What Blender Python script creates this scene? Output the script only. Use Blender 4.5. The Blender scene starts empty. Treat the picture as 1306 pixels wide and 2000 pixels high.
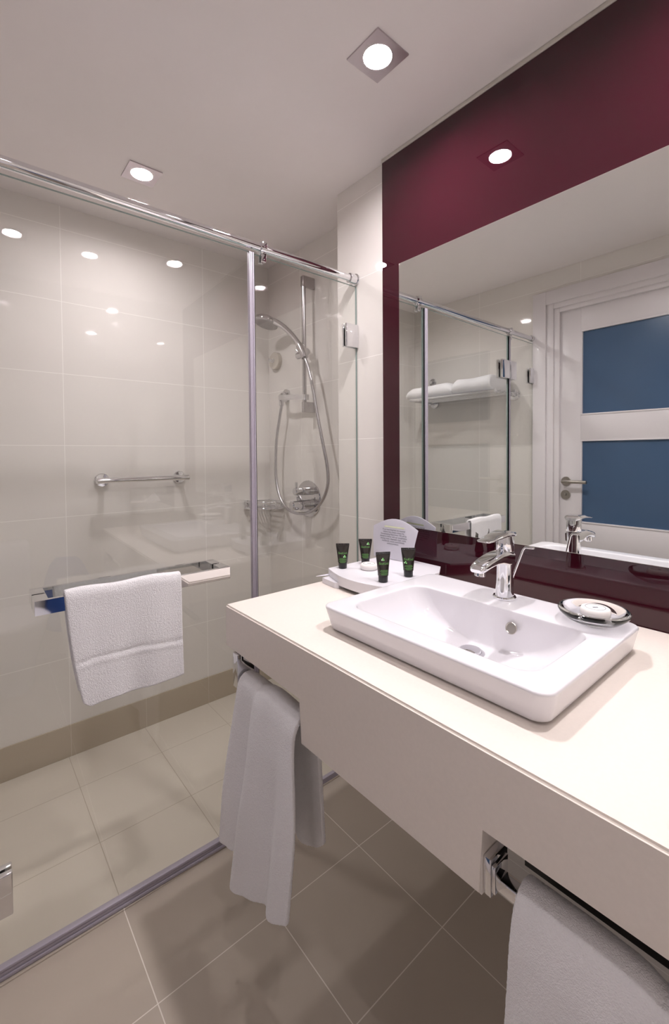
import bpy, bmesh, math, random
from mathutils import Vector, Matrix
random.seed(7)
PI = math.pi
sc = bpy.context.scene
C = sc.collection

# ------------------------------------------------------------------ camera
cam_d = bpy.data.cameras.new('camera')
cam = bpy.data.objects.new('camera', cam_d); C.objects.link(cam)
R_ = Vector((0.76501084, -0.64397537, -0.00735732))
U_ = Vector((0.02091536, 0.01342509, 0.99969111))
F_ = Vector((0.64367768, 0.76492842, -0.02373931))
cam.matrix_world = Matrix(((R_.x, U_.x, -F_.x, 0.0), (R_.y, U_.y, -F_.y, 0.0), (R_.z, U_.z, -F_.z, 1.281), (0, 0, 0, 1)))
cam_d.sensor_fit = 'HORIZONTAL'; cam_d.sensor_width = 36.0
cam_d.lens = 867.06 * 36.0 / 1306.0
cam_d.shift_y = -(1000 - 906.5) / 1306.0
cam_d.clip_start = 0.01
sc.camera = cam

# ------------------------------------------------------------------ world + exposure
w = bpy.data.worlds.new('world'); sc.world = w; w.use_nodes = True
w.node_tree.nodes['Background'].inputs[0].default_value = (0.6, 0.62, 0.7, 1)
w.node_tree.nodes['Background'].inputs[1].default_value = 0.05
vs = sc.view_settings
vs.view_transform = 'Standard'; vs.look = 'None'; vs.gamma = 1.0; vs.exposure = 2.48
LAMP = 150.0                      # radiance of each downlight lens
LAMP_COL = (1.0, 0.94, 0.965)
LIGHTS = [(0.855, 0.829), (0.533, 1.725), (0.87, 0.09), (0.16, -0.03)]
LEVEL = [1.05, 0.72, 1.0, 0.3]      # the lamp behind the camera is the weakest

# ------------------------------------------------------------------ materials
def newmat(name):
    m = bpy.data.materials.new(name); m.use_nodes = True
    nt = m.node_tree; b = nt.nodes['Principled BSDF']
    return m, nt, b
def pbr(name, col, rough=0.5, metal=0.0, coat=0.0, bump=0.0, bscale=200, vary=0.0, vscale=8, spec=0.5, sheen=0.0, trans=0.0, ior=1.5, emit=None):
    m, nt, b = newmat(name)
    b.inputs['Base Color'].default_value = (*col, 1)
    b.inputs['Roughness'].default_value = rough
    b.inputs['Metallic'].default_value = metal
    b.inputs['Coat Weight'].default_value = coat
    b.inputs['Coat Roughness'].default_value = 0.03
    b.inputs['Specular IOR Level'].default_value = spec
    b.inputs['Sheen Weight'].default_value = sheen
    b.inputs['Transmission Weight'].default_value = trans
    b.inputs['IOR'].default_value = ior
    if emit:
        b.inputs['Emission Color'].default_value = (*emit[0], 1); b.inputs['Emission Strength'].default_value = emit[1]
    g = nt.nodes.new('ShaderNodeNewGeometry')
    if vary:
        n = nt.nodes.new('ShaderNodeTexNoise'); n.inputs['Scale'].default_value = vscale; n.inputs['Detail'].default_value = 4
        nt.links.new(g.outputs['Position'], n.inputs['Vector'])
        mx = nt.nodes.new('ShaderNodeMix'); mx.data_type = 'RGBA'
        mx.inputs[6].default_value = (*[c * (1 - vary) for c in col], 1); mx.inputs[7].default_value = (*[min(1, c * (1 + vary)) for c in col], 1)
        nt.links.new(n.outputs['Fac'], mx.inputs[0]); nt.links.new(mx.outputs[2], b.inputs['Base Color'])
    if bump:
        n2 = nt.nodes.new('ShaderNodeTexNoise'); n2.inputs['Scale'].default_value = bscale; n2.inputs['Detail'].default_value = 3
        nt.links.new(g.outputs['Position'], n2.inputs['Vector'])
        bp = nt.nodes.new('ShaderNodeBump'); bp.inputs['Strength'].default_value = bump; bp.inputs['Distance'].default_value = 0.002
        nt.links.new(n2.outputs['Fac'], bp.inputs['Height']); nt.links.new(bp.outputs['Normal'], b.inputs['Normal'])
    return m
def tile(name, col, grout, axes, offs, pitch, half=0.0012, rough=0.05, vary=0.03, spec=0.5, jig=0.0):
    """glazed tile with thin joints, laid out in metres of the room"""
    m, nt, b = newmat(name)
    g = nt.nodes.new('ShaderNodeNewGeometry'); s = nt.nodes.new('ShaderNodeSeparateXYZ')
    nt.links.new(g.outputs['Position'], s.inputs[0])
    def mth(op, a, bb=None):
        n = nt.nodes.new('ShaderNodeMath'); n.operation = op
        for i, v in enumerate((a, bb)):
            if v is None: continue
            if isinstance(v, (int, float)): n.inputs[i].default_value = v
            else: nt.links.new(v, n.inputs[i])
        return n.outputs[0]
    masks = []
    for ax, o, p in zip(axes, offs, pitch):
        t = mth('DIVIDE', mth('SUBTRACT', s.outputs['XYZ'.index(ax)], o), p)
        fr = mth('FRACT', mth('ADD', t, 50.5))
        d = mth('MULTIPLY', mth('ABSOLUTE', mth('SUBTRACT', fr, 0.5)), p)
        masks.append(mth('LESS_THAN', d, half))
    mask = mth('MAXIMUM', masks[0], masks[1]) if len(masks) > 1 else masks[0]
    n = nt.nodes.new('ShaderNodeTexNoise'); n.inputs['Scale'].default_value = 5; n.inputs['Detail'].default_value = 5
    nt.links.new(g.outputs['Position'], n.inputs['Vector'])
    mx = nt.nodes.new('ShaderNodeMix'); mx.data_type = 'RGBA'
    mx.inputs[6].default_value = (*[c * (1 - vary) for c in col], 1); mx.inputs[7].default_value = (*[c * (1 + vary) for c in col], 1)
    nt.links.new(n.outputs['Fac'], mx.inputs[0])
    m2 = nt.nodes.new('ShaderNodeMix'); m2.data_type = 'RGBA'; m2.inputs[7].default_value = (*grout, 1)
    nt.links.new(mask, m2.inputs[0]); nt.links.new(mx.outputs[2], m2.inputs[6])
    nt.links.new(m2.outputs[2], b.inputs['Base Color'])
    r = mth('ADD', mth('MULTIPLY', mask, 0.5), rough)
    nt.links.new(r, b.inputs['Roughness'])
    b.inputs['Specular IOR Level'].default_value = spec
    bp = nt.nodes.new('ShaderNodeBump'); bp.inputs['Strength'].default_value = 0.25; bp.inputs['Distance'].default_value = 0.001; bp.invert = True
    nt.links.new(mask, bp.inputs['Height']); nt.links.new(bp.outputs['Normal'], b.inputs['Normal'])
    return m
def glassmat(name, tint, f0=0.04, rough=0.0):
    """thin pane: clear transmission plus a fresnel-weighted reflection on each face"""
    m = bpy.data.materials.new(name); m.use_nodes = True; nt = m.node_tree
    nt.nodes.remove(nt.nodes['Principled BSDF']); out = nt.nodes['Material Output']
    g = nt.nodes.new('ShaderNodeNewGeometry')
    dot = nt.nodes.new('ShaderNodeVectorMath'); dot.operation = 'DOT_PRODUCT'
    nt.links.new(g.outputs['Normal'], dot.inputs[0]); nt.links.new(g.outputs['Incoming'], dot.inputs[1])
    def mth(op, a, bb=None):
        n = nt.nodes.new('ShaderNodeMath'); n.operation = op
        for i, v in enumerate((a, bb)):
            if v is None: continue
            if isinstance(v, (int, float)): n.inputs[i].default_value = v
            else: nt.links.new(v, n.inputs[i])
        return n.outputs[0]
    c = mth('SUBTRACT', 1.0, mth('ABSOLUTE', dot.outputs['Value']))
    fr = mth('ADD', mth('MULTIPLY', mth('POWER', c, 5.0), 1 - f0), f0)
    t = nt.nodes.new('ShaderNodeBsdfTransparent'); t.inputs[0].default_value = (*tint, 1)
    gl = nt.nodes.new('ShaderNodeBsdfGlossy'); gl.inputs['Roughness'].default_value = rough; gl.inputs[0].default_value = (1, 1, 1, 1)
    mx = nt.nodes.new('ShaderNodeMixShader')
    nt.links.new(fr, mx.inputs[0]); nt.links.new(t.outputs[0], mx.inputs[1]); nt.links.new(gl.outputs[0], mx.inputs[2])
    nt.links.new(mx.outputs[0], out.inputs[0])
    return m
def lampmat(name, k):
    m = bpy.data.materials.new(name); m.use_nodes = True; nt = m.node_tree
    nt.nodes.remove(nt.nodes['Principled BSDF'])
    e = nt.nodes.new('ShaderNodeEmission'); e.inputs[0].default_value = (*LAMP_COL, 1); e.inputs[1].default_value = LAMP * k
    nt.links.new(e.outputs[0], nt.nodes['Material Output'].inputs[0])
    return m
WT = (0.765, 0.728, 0.685); WG = (0.88, 0.85, 0.81)
M = dict(
    tile_back=tile('wall_tile_back', WT, WG, 'XZ', (0.335, 1.323), (0.618, 0.30), rough=0.03),
    tile_right=tile('wall_tile_right', WT, WG, 'YZ', (1.371 - 0.618, 1.337), (0.618, 0.305), rough=0.05),
    tile_shower=tile('wall_tile_shower', WT, WG, 'YZ', (1.85, 1.323), (0.618, 0.30), rough=0.05),
    tile_left=tile('wall_tile_left', WT, WG, 'YZ', (1.62, 1.323), (0.618, 0.30), rough=0.05),
    tile_front=tile('wall_tile_front', WT, WG, 'XZ', (0.335, 1.323), (0.618, 0.30), rough=0.05),
    base_back=tile('skirting_tile_back', (0.47, 0.40, 0.31), (0.52, 0.46, 0.38), 'X', (0.335,), (0.309,), rough=0.16, vary=0.06),
    base_side=tile('skirting_tile_side', (0.47, 0.40, 0.31), (0.52, 0.46, 0.38), 'Y', (1.85,), (0.309,), rough=0.16, vary=0.06),
    floor_out=tile('floor_tile_room', (0.47, 0.405, 0.335), (0.72, 0.67, 0.60), 'XY', (0.309, 0.677), (0.305, 0.311), half=0.0012, rough=0.22, vary=0.05),
    floor_in=tile('floor_tile_shower', (0.66, 0.60, 0.51), (0.44, 0.38, 0.30), 'XY', (0.326, 1.606), (0.31, 0.32), half=0.0013, rough=0.20, vary=0.05),
    ceiling=pbr('ceiling_paint', (0.88, 0.83, 0.81), 0.85, vary=0.01),
    caulk=pbr('caulk', (0.62, 0.58, 0.52), 0.8, bump=0.5, bscale=80, vary=0.15, vscale=40),
    red=pbr('burgundy_back_painted_glass', (0.037, 0.0035, 0.0095), 0.015, coat=0.0, spec=0.6),
    mirror=pbr('mirror_silver', (0.90, 0.925, 0.90), 0.0, 1.0),
    chrome=pbr('chrome', (0.80, 0.80, 0.82), 0.04, 1.0),
    chrome_dim=pbr('shaded_satin_chrome', (0.50, 0.48, 0.48), 0.22, 1.0),  # tint darkened to carry the dimmer look behind the shower glass
    chrome_sh=pbr('shaded_shower_chrome', (0.66, 0.65, 0.66), 0.06, 1.0),  # chrome again, with the duller shower reflections put into its colour
    chrome_hose=pbr('shaded_hose_chrome', (0.54, 0.52, 0.53), 0.25, 1.0),  # hose metal darkened too, shade behind the glass put into the tint
    steel=pbr('brushed_steel', (0.45, 0.42, 0.38), 0.3, 1.0),
    frame=pbr('brushed_nickel_frame', (0.55, 0.50, 0.52), 0.35, 1.0),
    glass=glassmat('clear_glass', (0.985, 0.992, 0.985), 0.05),
    glass_edge=pbr('glass_edge', (0.22, 0.29, 0.27), 0.1, spec=0.6),
    crystal=pbr('moulded_clear_glass', (0.98, 0.985, 1.0), 0.0, trans=1.0, ior=1.47),
    seal=pbr('lilac_grey_seal', (0.40, 0.36, 0.42), 0.35),
    seal_dark=pbr('dark_seal_lip', (0.02, 0.022, 0.025), 0.4),
    counter=pbr('cream_composite_stone', (0.86, 0.78, 0.71), 0.32, vary=0.035, vscale=160, spec=0.4),
    black=pbr('black_support', (0.012, 0.01, 0.01), 0.5),
    ceramic=pbr('white_glazed_ceramic', (0.80, 0.78, 0.81), 0.06, coat=0.3),
    towel=pbr('white_terry', (0.95, 0.925, 0.935), 0.95, bump=0.9, bscale=620, vary=0.04, vscale=300, spec=0.1, sheen=0.25),
    towel_band=pbr('white_woven_band', (0.80, 0.765, 0.79), 0.8, bump=0.2, bscale=900, spec=0.15),
    dark_hole=pbr('drain_shadow', (0.10, 0.09, 0.09), 0.4, 0.5),
    soap=pbr('cream_soap', (0.86, 0.83, 0.80), 0.4),
    soap_ring=pbr('soap_ring_print', (0.16, 0.15, 0.19), 0.5),
    frost=pbr('frosted_acrylic', (0.80, 0.78, 0.82), 0.35, trans=0.0, coat=0.2),
    card=pbr('white_card', (0.78, 0.75, 0.83), 0.5),
    ink=pbr('black_print', (0.05, 0.045, 0.07), 0.6),
    ink_pale=pbr('pale_yellow_green_print', (0.70, 0.72, 0.50), 0.6),
    tube=pbr('black_brown_tube', (0.022, 0.017, 0.014), 0.22, coat=0.3),
    tube_cap=pbr('black_tube_cap', (0.010, 0.009, 0.010), 0.3),
    green=pbr('green_print', (0.13, 0.34, 0.09), 0.5),
    leaf=pbr('light_green_leaf_print', (0.25, 0.72, 0.20), 0.5),
    leaf_pale=pbr('pale_green_leaf_print', (0.62, 0.90, 0.58), 0.5),
    door=pbr('white_door_paint', (0.74, 0.70, 0.71), 0.35, coat=0.1),
    blue=pbr('blue_frosted_glass', (0.055, 0.105, 0.19), 0.25, vary=0.05, vscale=3),
    denim=pbr('blue_fabric', (0.03, 0.09, 0.33), 0.8, vary=0.3, vscale=14, bump=0.5),
    plastic=pbr('ivory_plastic', (0.62, 0.57, 0.50), 0.12),
    grey_nozzle=pbr('shower_face_grey', (0.50, 0.48, 0.47), 0.35, bump=0.6, bscale=220),
)

def translucent(name, col, k):
    m, nt, b = newmat(name); b.inputs['Base Color'].default_value = (*col, 1); b.inputs['Roughness'].default_value = 0.4
    t = nt.nodes.new('ShaderNodeBsdfTranslucent'); t.inputs[0].default_value = (*col, 1)
    mx = nt.nodes.new('ShaderNodeMixShader'); mx.inputs[0].default_value = k
    nt.links.new(b.outputs[0], mx.inputs[1]); nt.links.new(t.outputs[0], mx.inputs[2]); nt.links.new(mx.outputs[0], nt.nodes['Material Output'].inputs[0]); return m
M['acrylic'] = translucent('translucent_white_acrylic', (0.86, 0.84, 0.90), 0.45)
for i_, k_ in enumerate(LEVEL): M['lamp%d' % i_] = lampmat('lamp_lens', k_)
# ------------------------------------------------------------------ helpers
def obj(name, bm, mats, parent=None, smooth=None, recalc=True):
    if recalc: bmesh.ops.recalc_face_normals(bm, faces=bm.faces)
    me = bpy.data.meshes.new(name); bm.to_mesh(me); bm.free()
    for m in (mats if isinstance(mats, (list, tuple)) else [mats]): me.materials.append(M[m] if isinstance(m, str) else m)
    o = bpy.data.objects.new(name, me); C.objects.link(o)
    if smooth is not None:
        me.shade_smooth()
        try: me.set_sharp_from_angle(angle=math.radians(smooth))
        except Exception: pass
    if parent is not None:
        o.parent = parent
        if parent.type == 'EMPTY': o.matrix_parent_inverse = Matrix.Translation(-LOC[parent.name])
    return o
LOC = {}
def tag(o, label=None, cat=None, group=None, kind=None):
    if label: o['label'] = label
    if cat: o['category'] = cat
    if group: o['group'] = group
    if kind: o['kind'] = kind
    return o
def thing(name, label, cat, loc=(0, 0, 0), group=None):
    o = bpy.data.objects.new(name, None); C.objects.link(o); o.location = loc; o.empty_display_size = 0.05
    LOC[o.name] = Vector(loc)
    return tag(o, label, cat, group)
def struct(name, bm, m, label=None, cat=None, smooth=None):
    o = obj(name, bm, m, None, smooth); tag(o, label, cat, None, 'structure'); return o
def BM(): return bmesh.new()
def box(bm, x0, x1, y0, y1, z0, z1, bev=0.0, seg=2, mi=0):
    r = bmesh.ops.create_cube(bm, size=1.0)
    vs_ = r['verts']
    for v in vs_:
        v.co = Vector(((x0 + x1) / 2 + v.co.x * (x1 - x0), (y0 + y1) / 2 + v.co.y * (y1 - y0), (z0 + z1) / 2 + v.co.z * (z1 - z0)))
    fs = {f for v in vs_ for f in v.link_faces}
    if bev > 0:
        es = {e for v in vs_ for e in v.link_edges}
        rb = bmesh.ops.bevel(bm, geom=list(es), offset=bev, segments=seg, affect='EDGES', profile=0.5)
        fs = set(rb['faces']) | {f for f in fs if f.is_valid}
    for f in fs:
        if f.is_valid: f.material_index = mi
    return bm
def frame_of(d):
    d = Vector(d).normalized(); a = Vector((0, 0, 1)) if abs(d.z) < 0.9 else Vector((1, 0, 0))
    u = d.cross(a).normalized(); return u, d.cross(u).normalized(), d
def lathe(bm, org, axis, prof, n=32, mi=0, cap0=True, cap1=True):
    """prof: list of (distance along axis, radius)"""
    u, v, d = frame_of(axis); org = Vector(org); rings = []
    for h, r in prof:
        rings.append([bm.verts.new(org + d * h + (u * math.cos(2 * PI * k / n) + v * math.sin(2 * PI * k / n)) * max(r, 1e-5)) for k in range(n)])
    for a, b in zip(rings, rings[1:]):
        for k in range(n):
            f = bm.faces.new((a[k], a[(k + 1) % n], b[(k + 1) % n], b[k])); f.material_index = mi
    if cap0: bm.faces.new(rings[0][::-1]).material_index = mi
    if cap1: bm.faces.new(rings[-1]).material_index = mi
    return bm
def cyl(bm, a, b, r, n=24, mi=0, r2=None):
    a, b = Vector(a), Vector(b); L = (b - a).length
    return lathe(bm, a, b - a, [(0, r), (L, r if r2 is None else r2)], n, mi)
def cyl_bev(bm, a, b, r, bev=0.001, n=28, mi=0):
    a, b = Vector(a), Vector(b); L = (b - a).length
    return lathe(bm, a, b - a, [(0, r - bev), (bev, r), (L - bev, r), (L, r - bev)], n, mi)
def spline(pts, n=8):
    P = [Vector(p) for p in pts]; P = [2 * P[0] - P[1]] + P + [2 * P[-1] - P[-2]]; out = []
    for i in range(1, len(P) - 2):
        for k in range(n):
            t = k / n; a, b, c, d = P[i - 1:i + 3]
            out.append(0.5 * ((2 * b) + (c - a) * t + (2 * a - 5 * b + 4 * c - d) * t * t + (3 * b - a - 3 * c + d) * t ** 3))
    out.append(P[-2].copy()); return out
def tube(bm, pts, r, n=12, mi=0, rad=None, flat=None):
    """round (or with flat=(w,h) a flat strip) section swept along pts"""
    pts = [Vector(p) for p in pts]; rings = []; u = None
    for i, p in enumerate(pts):
        d = (pts[min(i + 1, len(pts) - 1)] - pts[max(i - 1, 0)]).normalized()
        if u is None: u, v, _ = frame_of(d)
        else:
            u = (u - d * u.dot(d)).normalized(); v = d.cross(u).normalized()
        rr = rad[i] if rad else r
        rings.append([bm.verts.new(p + (u * math.cos(2 * PI * k / n) + v * math.sin(2 * PI * k / n)) * rr) for k in range(n)])
    for a, b in zip(rings, rings[1:]):
        for k in range(n):
            bm.faces.new((a[k], a[(k + 1) % n], b[(k + 1) % n], b[k])).material_index = mi
    bm.faces.new(rings[0][::-1]).material_index = mi; bm.faces.new(rings[-1]).material_index = mi
    return bm
def prism(bm, outline, org, ax, ay, an, thick, mi=0):
    """outline of (a,b) in the plane org+a*ax+b*ay, thickened along an"""
    org, ax, ay, an = map(Vector, (org, ax, ay, an))
    f = [bm.verts.new(org + ax * a + ay * b) for a, b in outline]
    g = [bm.verts.new(org + ax * a + ay * b + an * thick) for a, b in outline]
    bm.faces.new(f[::-1]).material_index = mi; bm.faces.new(g).material_index = mi
    n = len(f)
    for i in range(n): bm.faces.new((f[i], f[(i + 1) % n], g[(i + 1) % n], g[i])).material_index = mi
    return bm
def rrect(x0, x1, y0, y1, r, n=6):
    out = []
    for cx, cy, a0 in ((x1 - r, y1 - r, 0), (x0 + r, y1 - r, 90), (x0 + r, y0 + r, 180), (x1 - r, y0 + r, 270)):
        for k in range(n + 1):
            a = math.radians(a0 + 90 * k / n); out.append((cx + r * math.cos(a), cy + r * math.sin(a)))
    return out
def loft(bm, rings, mi=0, cap0=False, cap1=False, closed=True):
    V = [[bm.verts.new(p) for p in r] for r in rings]
    for a, b in zip(V, V[1:]):
        n = len(a)
        for k in range(n if closed else n - 1):
            bm.faces.new((a[k], a[(k + 1) % n], b[(k + 1) % n], b[k])).material_index = mi
    if cap0: bm.faces.new(V[0][::-1]).material_index = mi
    if cap1: bm.faces.new(V[-1]).material_index = mi
    return V
def text_bm(lines, size, spacing, font_scale_x=1.0, lift=0.0):
    """flat lettering as mesh data in a local XY plane, centred lines"""
    bm = bmesh.new()
    for i, (txt, dx) in enumerate(lines):
        cu = bpy.data.curves.new('t', 'FONT'); cu.body = txt; cu.size = size; cu.align_x = 'CENTER'; cu.align_y = 'CENTER'
        o = bpy.data.objects.new('t', cu); me = bpy.data.meshes.new_from_object(o)
        me.transform(Matrix.Translation((dx, -i * spacing, lift)) @ Matrix.Diagonal((font_scale_x, 1, 1, 1)))
        bm.from_mesh(me); bpy.data.objects.remove(o); bpy.data.curves.remove(cu); bpy.data.meshes.remove(me)
    return bm
def place(bm, org, ax, ay):
    ax, ay = Vector(ax), Vector(ay); n = ax.cross(ay); org = Vector(org)
    m = Matrix(((ax.x, ay.x, n.x, org.x), (ax.y, ay.y, n.y, org.y), (ax.z, ay.z, n.z, org.z), (0, 0, 0, 1)))
    bm.transform(m); return bm

# ------------------------------------------------------------------ room constants
ZF = 0.065           # bathroom floor (the shower floor lies lower at 0)
ZC = 2.318
XL = -0.303; XR = 1.178; XS = 1.3375; YB = 2.157; YF = -0.62; YSTEP = 1.371; YG = 1.2626
T = 0.08
# ------------------------------------------------------------------ structure
struct('floor', box(BM(), XL - T, XR + T, YF - T, 1.252, ZF - 0.08, ZF), 'floor_out', 'beige square floor tiles in front of the shower', 'floor')
struct('floor.001', box(BM(), XL - T, XS + T, 1.275, YB + T, -0.08, 0.0), 'floor_in', 'pale beige shower floor tiles behind the glass', 'floor')
struct('trim_1', box(BM(), XL, XR, 1.252, 1.275, -0.08, ZF + 0.004, 0.002), 'floor_out', 'tiled threshold edge under the shower glass', 'trim')
b = BM()
def ceil_with_holes():
    """ceiling slab with a round hole for every downlight"""
    xs = sorted({XL - T, XS + T} | {x + s * 0.06 for x, y in LIGHTS for s in (-1, 1)})
    ys = sorted({YF - T, YB + T} | {y + s * 0.06 for x, y in LIGHTS for s in (-1, 1)})
    bm = BM()
    for i in range(len(xs) - 1):
        for j in range(len(ys) - 1):
            x0, x1, y0, y1 = xs[i], xs[i + 1], ys[j], ys[j + 1]
            cx, cy = (x0 + x1) / 2, (y0 + y1) / 2
            if any(abs(cx - x) < 0.059 and abs(cy - y) < 0.059 for x, y in LIGHTS): continue
            bm.faces.new([bm.verts.new(p) for p in ((x0, y0, ZC), (x0, y1, ZC), (x1, y1, ZC), (x1, y0, ZC))])
    for x, y in LIGHTS:
        n = 32; R = 0.040
        inner = [(x + R * math.cos(2 * PI * k / n), y + R * math.sin(2 * PI * k / n)) for k in range(n)]
        outer = []
        for k in range(n):
            a = 2 * PI * k / n; c, s = math.cos(a), math.sin(a); m_ = max(abs(c), abs(s)); outer.append((x + 0.06 * c / m_, y + 0.06 * s / m_))
        loft(bm, [[(p[0], p[1], ZC) for p in outer], [(p[0], p[1], ZC) for p in inner], [(p[0], p[1], ZC + 0.05) for p in inner]])
    # closed top
    box(bm, XL - T, XS + T, YF - T, YB + T, ZC + 0.05, ZC + 0.12)
    bmesh.ops.remove_doubles(bm, verts=bm.verts, dist=1e-5)
    return bm
struct('ceiling', ceil_with_holes(), 'ceiling', 'pale painted ceiling with square downlights', 'ceiling')
struct('wall_back', box(BM(), XL - T, XS + T, YB, YB + T, -0.02, ZC + 0.05), 'tile_back', 'cream glazed tile wall at the back of the shower', 'wall')
b = BM(); box(b, XR, XS + T, YF - T, YSTEP, ZF - 0.08, ZC + 0.05)
struct('wall_right', b, 'tile_right', 'cream tiled wall beside and below the burgundy panel', 'wall')
struct('wall_right.001', box(BM(), XS, XS + T, YSTEP, YB, -0.02, ZC + 0.05), 'tile_shower', 'cream tiled shower side wall carrying the shower fittings', 'wall')
DY0, DY1 = 0.312, 1.112; DZ1 = 2.072      # door leaf
b = BM(); box(b, XL - T, XL, DY1 + 0.02, YB, -0.02, ZC + 0.05); box(b, XL - T, XL, YF - T, DY0 - 0.02, -0.02, ZC + 0.05); box(b, XL - T, XL, DY0 - 0.02, DY1 + 0.02, DZ1 + 0.02, ZC + 0.05)
struct('wall_left', b, 'tile_left', 'cream tiled wall around the door, seen in the mirror', 'wall')
struct('wall_front', box(BM(), XL - T, XR, YF - T, YF, ZF - 0.08, ZC + 0.05), 'tile_front')
struct('baseboard_back', box(BM(), XL, XS, YB - 0.006, YB, 0, 0.136, 0.001), 'base_back', 'darker beige skirting tile along the back of the shower', 'baseboard')
b = BM(); box(b, XS - 0.006, XS, YSTEP + 0.0, YB - 0.006, 0, 0.136, 0.001); 
struct('baseboard_right', b, 'base_side', 'darker beige skirting tile on the shower side wall', 'baseboard')
struct('baseboard_left', box(BM(), XL, XL + 0.006, 1.28, YB - 0.006, 0, 0.136, 0.001), 'base_side')
struct('trim_2', box(BM(), XR - 0.021, XR, YF, 1.108, ZC - 0.013, ZC - 0.001, 0.002), 'caulk', 'rough caulked gap between ceiling and burgundy panel', 'trim')

# burgundy panel and mirror
PX0 = 1.160
tag(obj('splashback_panel', box(BM(), PX0, XR - 0.001, YF + 0.002, 1.107, 0.870, ZC - 0.013, 0.0015), 'red'), 'glossy burgundy glass wall panel around the mirror above the counter', 'wall panel')
b = BM(); box(b, 1.153, PX0 - 0.0003, -0.40, 1.0237, 1.0305, 1.926, 0.0012, 1)
tag(obj('mirror', b, 'mirror', None), 'large frameless rectangular wall mirror on the burgundy panel', 'mirror')

# ------------------------------------------------------------------ door (seen in the mirror)
dt = thing('door_1', 'white panelled door with three blue frosted glass panes, seen in the mirror', 'door', (XL, 0.7, ZF)); dt['kind'] = 'structure'
b = BM()
cy0, cy1, cz = DY0 - 0.15, DY1 + 0.145, 2.199
for (a0, a1, dep, ins) in ((0.0, 0.075, 0.022, 0), (0.075, 0.115, 0.012, 0), (0.115, 0.145, 0.004, 0)):
    y0, y1, z1 = cy0 + a0, cy1 - a0, cz - a0 * 0.85; w_ = a1 - a0
    box(b, XL - 0.02, XL + dep, y1 - w_, y1, ZF, z1, 0.002); box(b, XL - 0.02, XL + dep, y0, y0 + w_, ZF, z1, 0.002)
    box(b, XL - 0.02, XL + dep, y0 + w_, y1 - w_, z1 - w_, z1, 0.002)
obj('casing', b, 'door', dt, 30)
b = BM(); GY0, GY1 = DY0 + 0.108, 1.004
panes = [(1.483, 1.948), (0.887, 1.347), (0.291, 0.751)]
xf = XL - 0.012
box(b, xf - 0.04, xf, GY1, DY1, ZF + 0.006, DZ1, 0.001); box(b, xf - 0.04, xf, DY0, GY0, ZF + 0.006, DZ1, 0.001)
zz = [ZF + 0.006, 0.291, 0.751, 0.887, 1.347, 1.483, 1.948, DZ1]
for i in range(0, 8, 2): box(b, xf - 0.04, xf, GY0, GY1, zz[i], zz[i + 1], 0.001)
leaf_ = obj('door_leaf', b, 'door', dt, 30)
for z0, z1 in panes:
    f = BM(); 
    for q in ((GY0, GY1, z1 - 0.008, z1), (GY0, GY1, z0, z0 + 0.008), (GY0, GY0 + 0.008, z0 + 0.008, z1 - 0.008), (GY1 - 0.008, GY1, z0 + 0.008, z1 - 0.008)):
        box(f, xf - 0.03, xf + 0.003, q[0], q[1], q[2], q[3], 0.001)
    obj('glazing_bead', f, 'door', leaf_, 30)
    obj('glass_pane', box(BM(), xf - 0.026, xf - 0.010, GY0 + 0.006, GY1 - 0.006, z0 + 0.006, z1 - 0.006), 'blue', leaf_)['label'] = 'blue frosted glass pane'
b = BM(); cyl_bev(b, (xf, 1.077, 1.115), (xf + 0.008, 1.077, 1.115), 0.026); cyl(b, (xf + 0.004, 1.077, 1.115), (xf + 0.05, 1.077, 1.115), 0.010)
tube(b, [(xf + 0.045, 1.083, 1.115), (xf + 0.047, 1.04, 1.115), (xf + 0.047, 0.955, 1.115)], 0.0095)
obj('door_handle', b, 'steel', leaf_, 40)['label'] = 'brushed steel lever handle'
b = BM(); cyl_bev(b, (xf, 1.079, 1.039), (xf + 0.008, 1.079, 1.039), 0.026); box(b, xf + 0.006, xf + 0.016, 1.074, 1.084, 1.033, 1.047, 0.002)
obj('door_lock', b, 'steel', leaf_, 40)['label'] = 'round brushed steel lock rose'

# ------------------------------------------------------------------ downlights
LL = ['square recessed downlight in the ceiling over the washbasin, nearest the burgundy panel', 'square recessed downlight in the ceiling over the shower, above the chrome rail',
      'square recessed downlight over the counter end, visible only reflected in the shower glass', 'square recessed downlight behind the camera, visible only reflected at the left edge']
for li, ((x, y), lb) in enumerate(zip(LIGHTS, LL)):
    t = thing('recessed_light', lb, 'ceiling light', (x, y, ZC))
    b = BM(); s = 0.057; n = 48; rings = []
    sq = []; ci = []; cit = []
    for k in range(n):
        a = 2 * PI * k / n + PI / n * 0; c, s_ = math.cos(a), math.sin(a); m_ = max(abs(c), abs(s_))
        sq.append((x + s * c / m_, y + s * s_ / m_)); ci.append((x + 0.037 * c, y + 0.037 * s_)); cit.append((x + 0.0355 * c, y + 0.0355 * s_))
    loft(b, [[(*p, ZC) for p in sq], [(*p, ZC - 0.004) for p in sq], [(*p, ZC - 0.003) for p in ci], [(*p, ZC + 0.012) for p in cit], [(*p, ZC + 0.02) for p in cit]])
    obj('frame', b, 'frame', t, 30)
    b = BM(); lathe(b, (x, y, ZC + 0.010), (0, 0, -1), [(-0.006, 0.035), (0.0, 0.035), (0.003, 0.030), (0.0045, 0.0)], 40, cap1=False)
    obj('lens', b, 'lamp%d' % li, t, 60)['label'] = 'round glowing lens'

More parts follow.
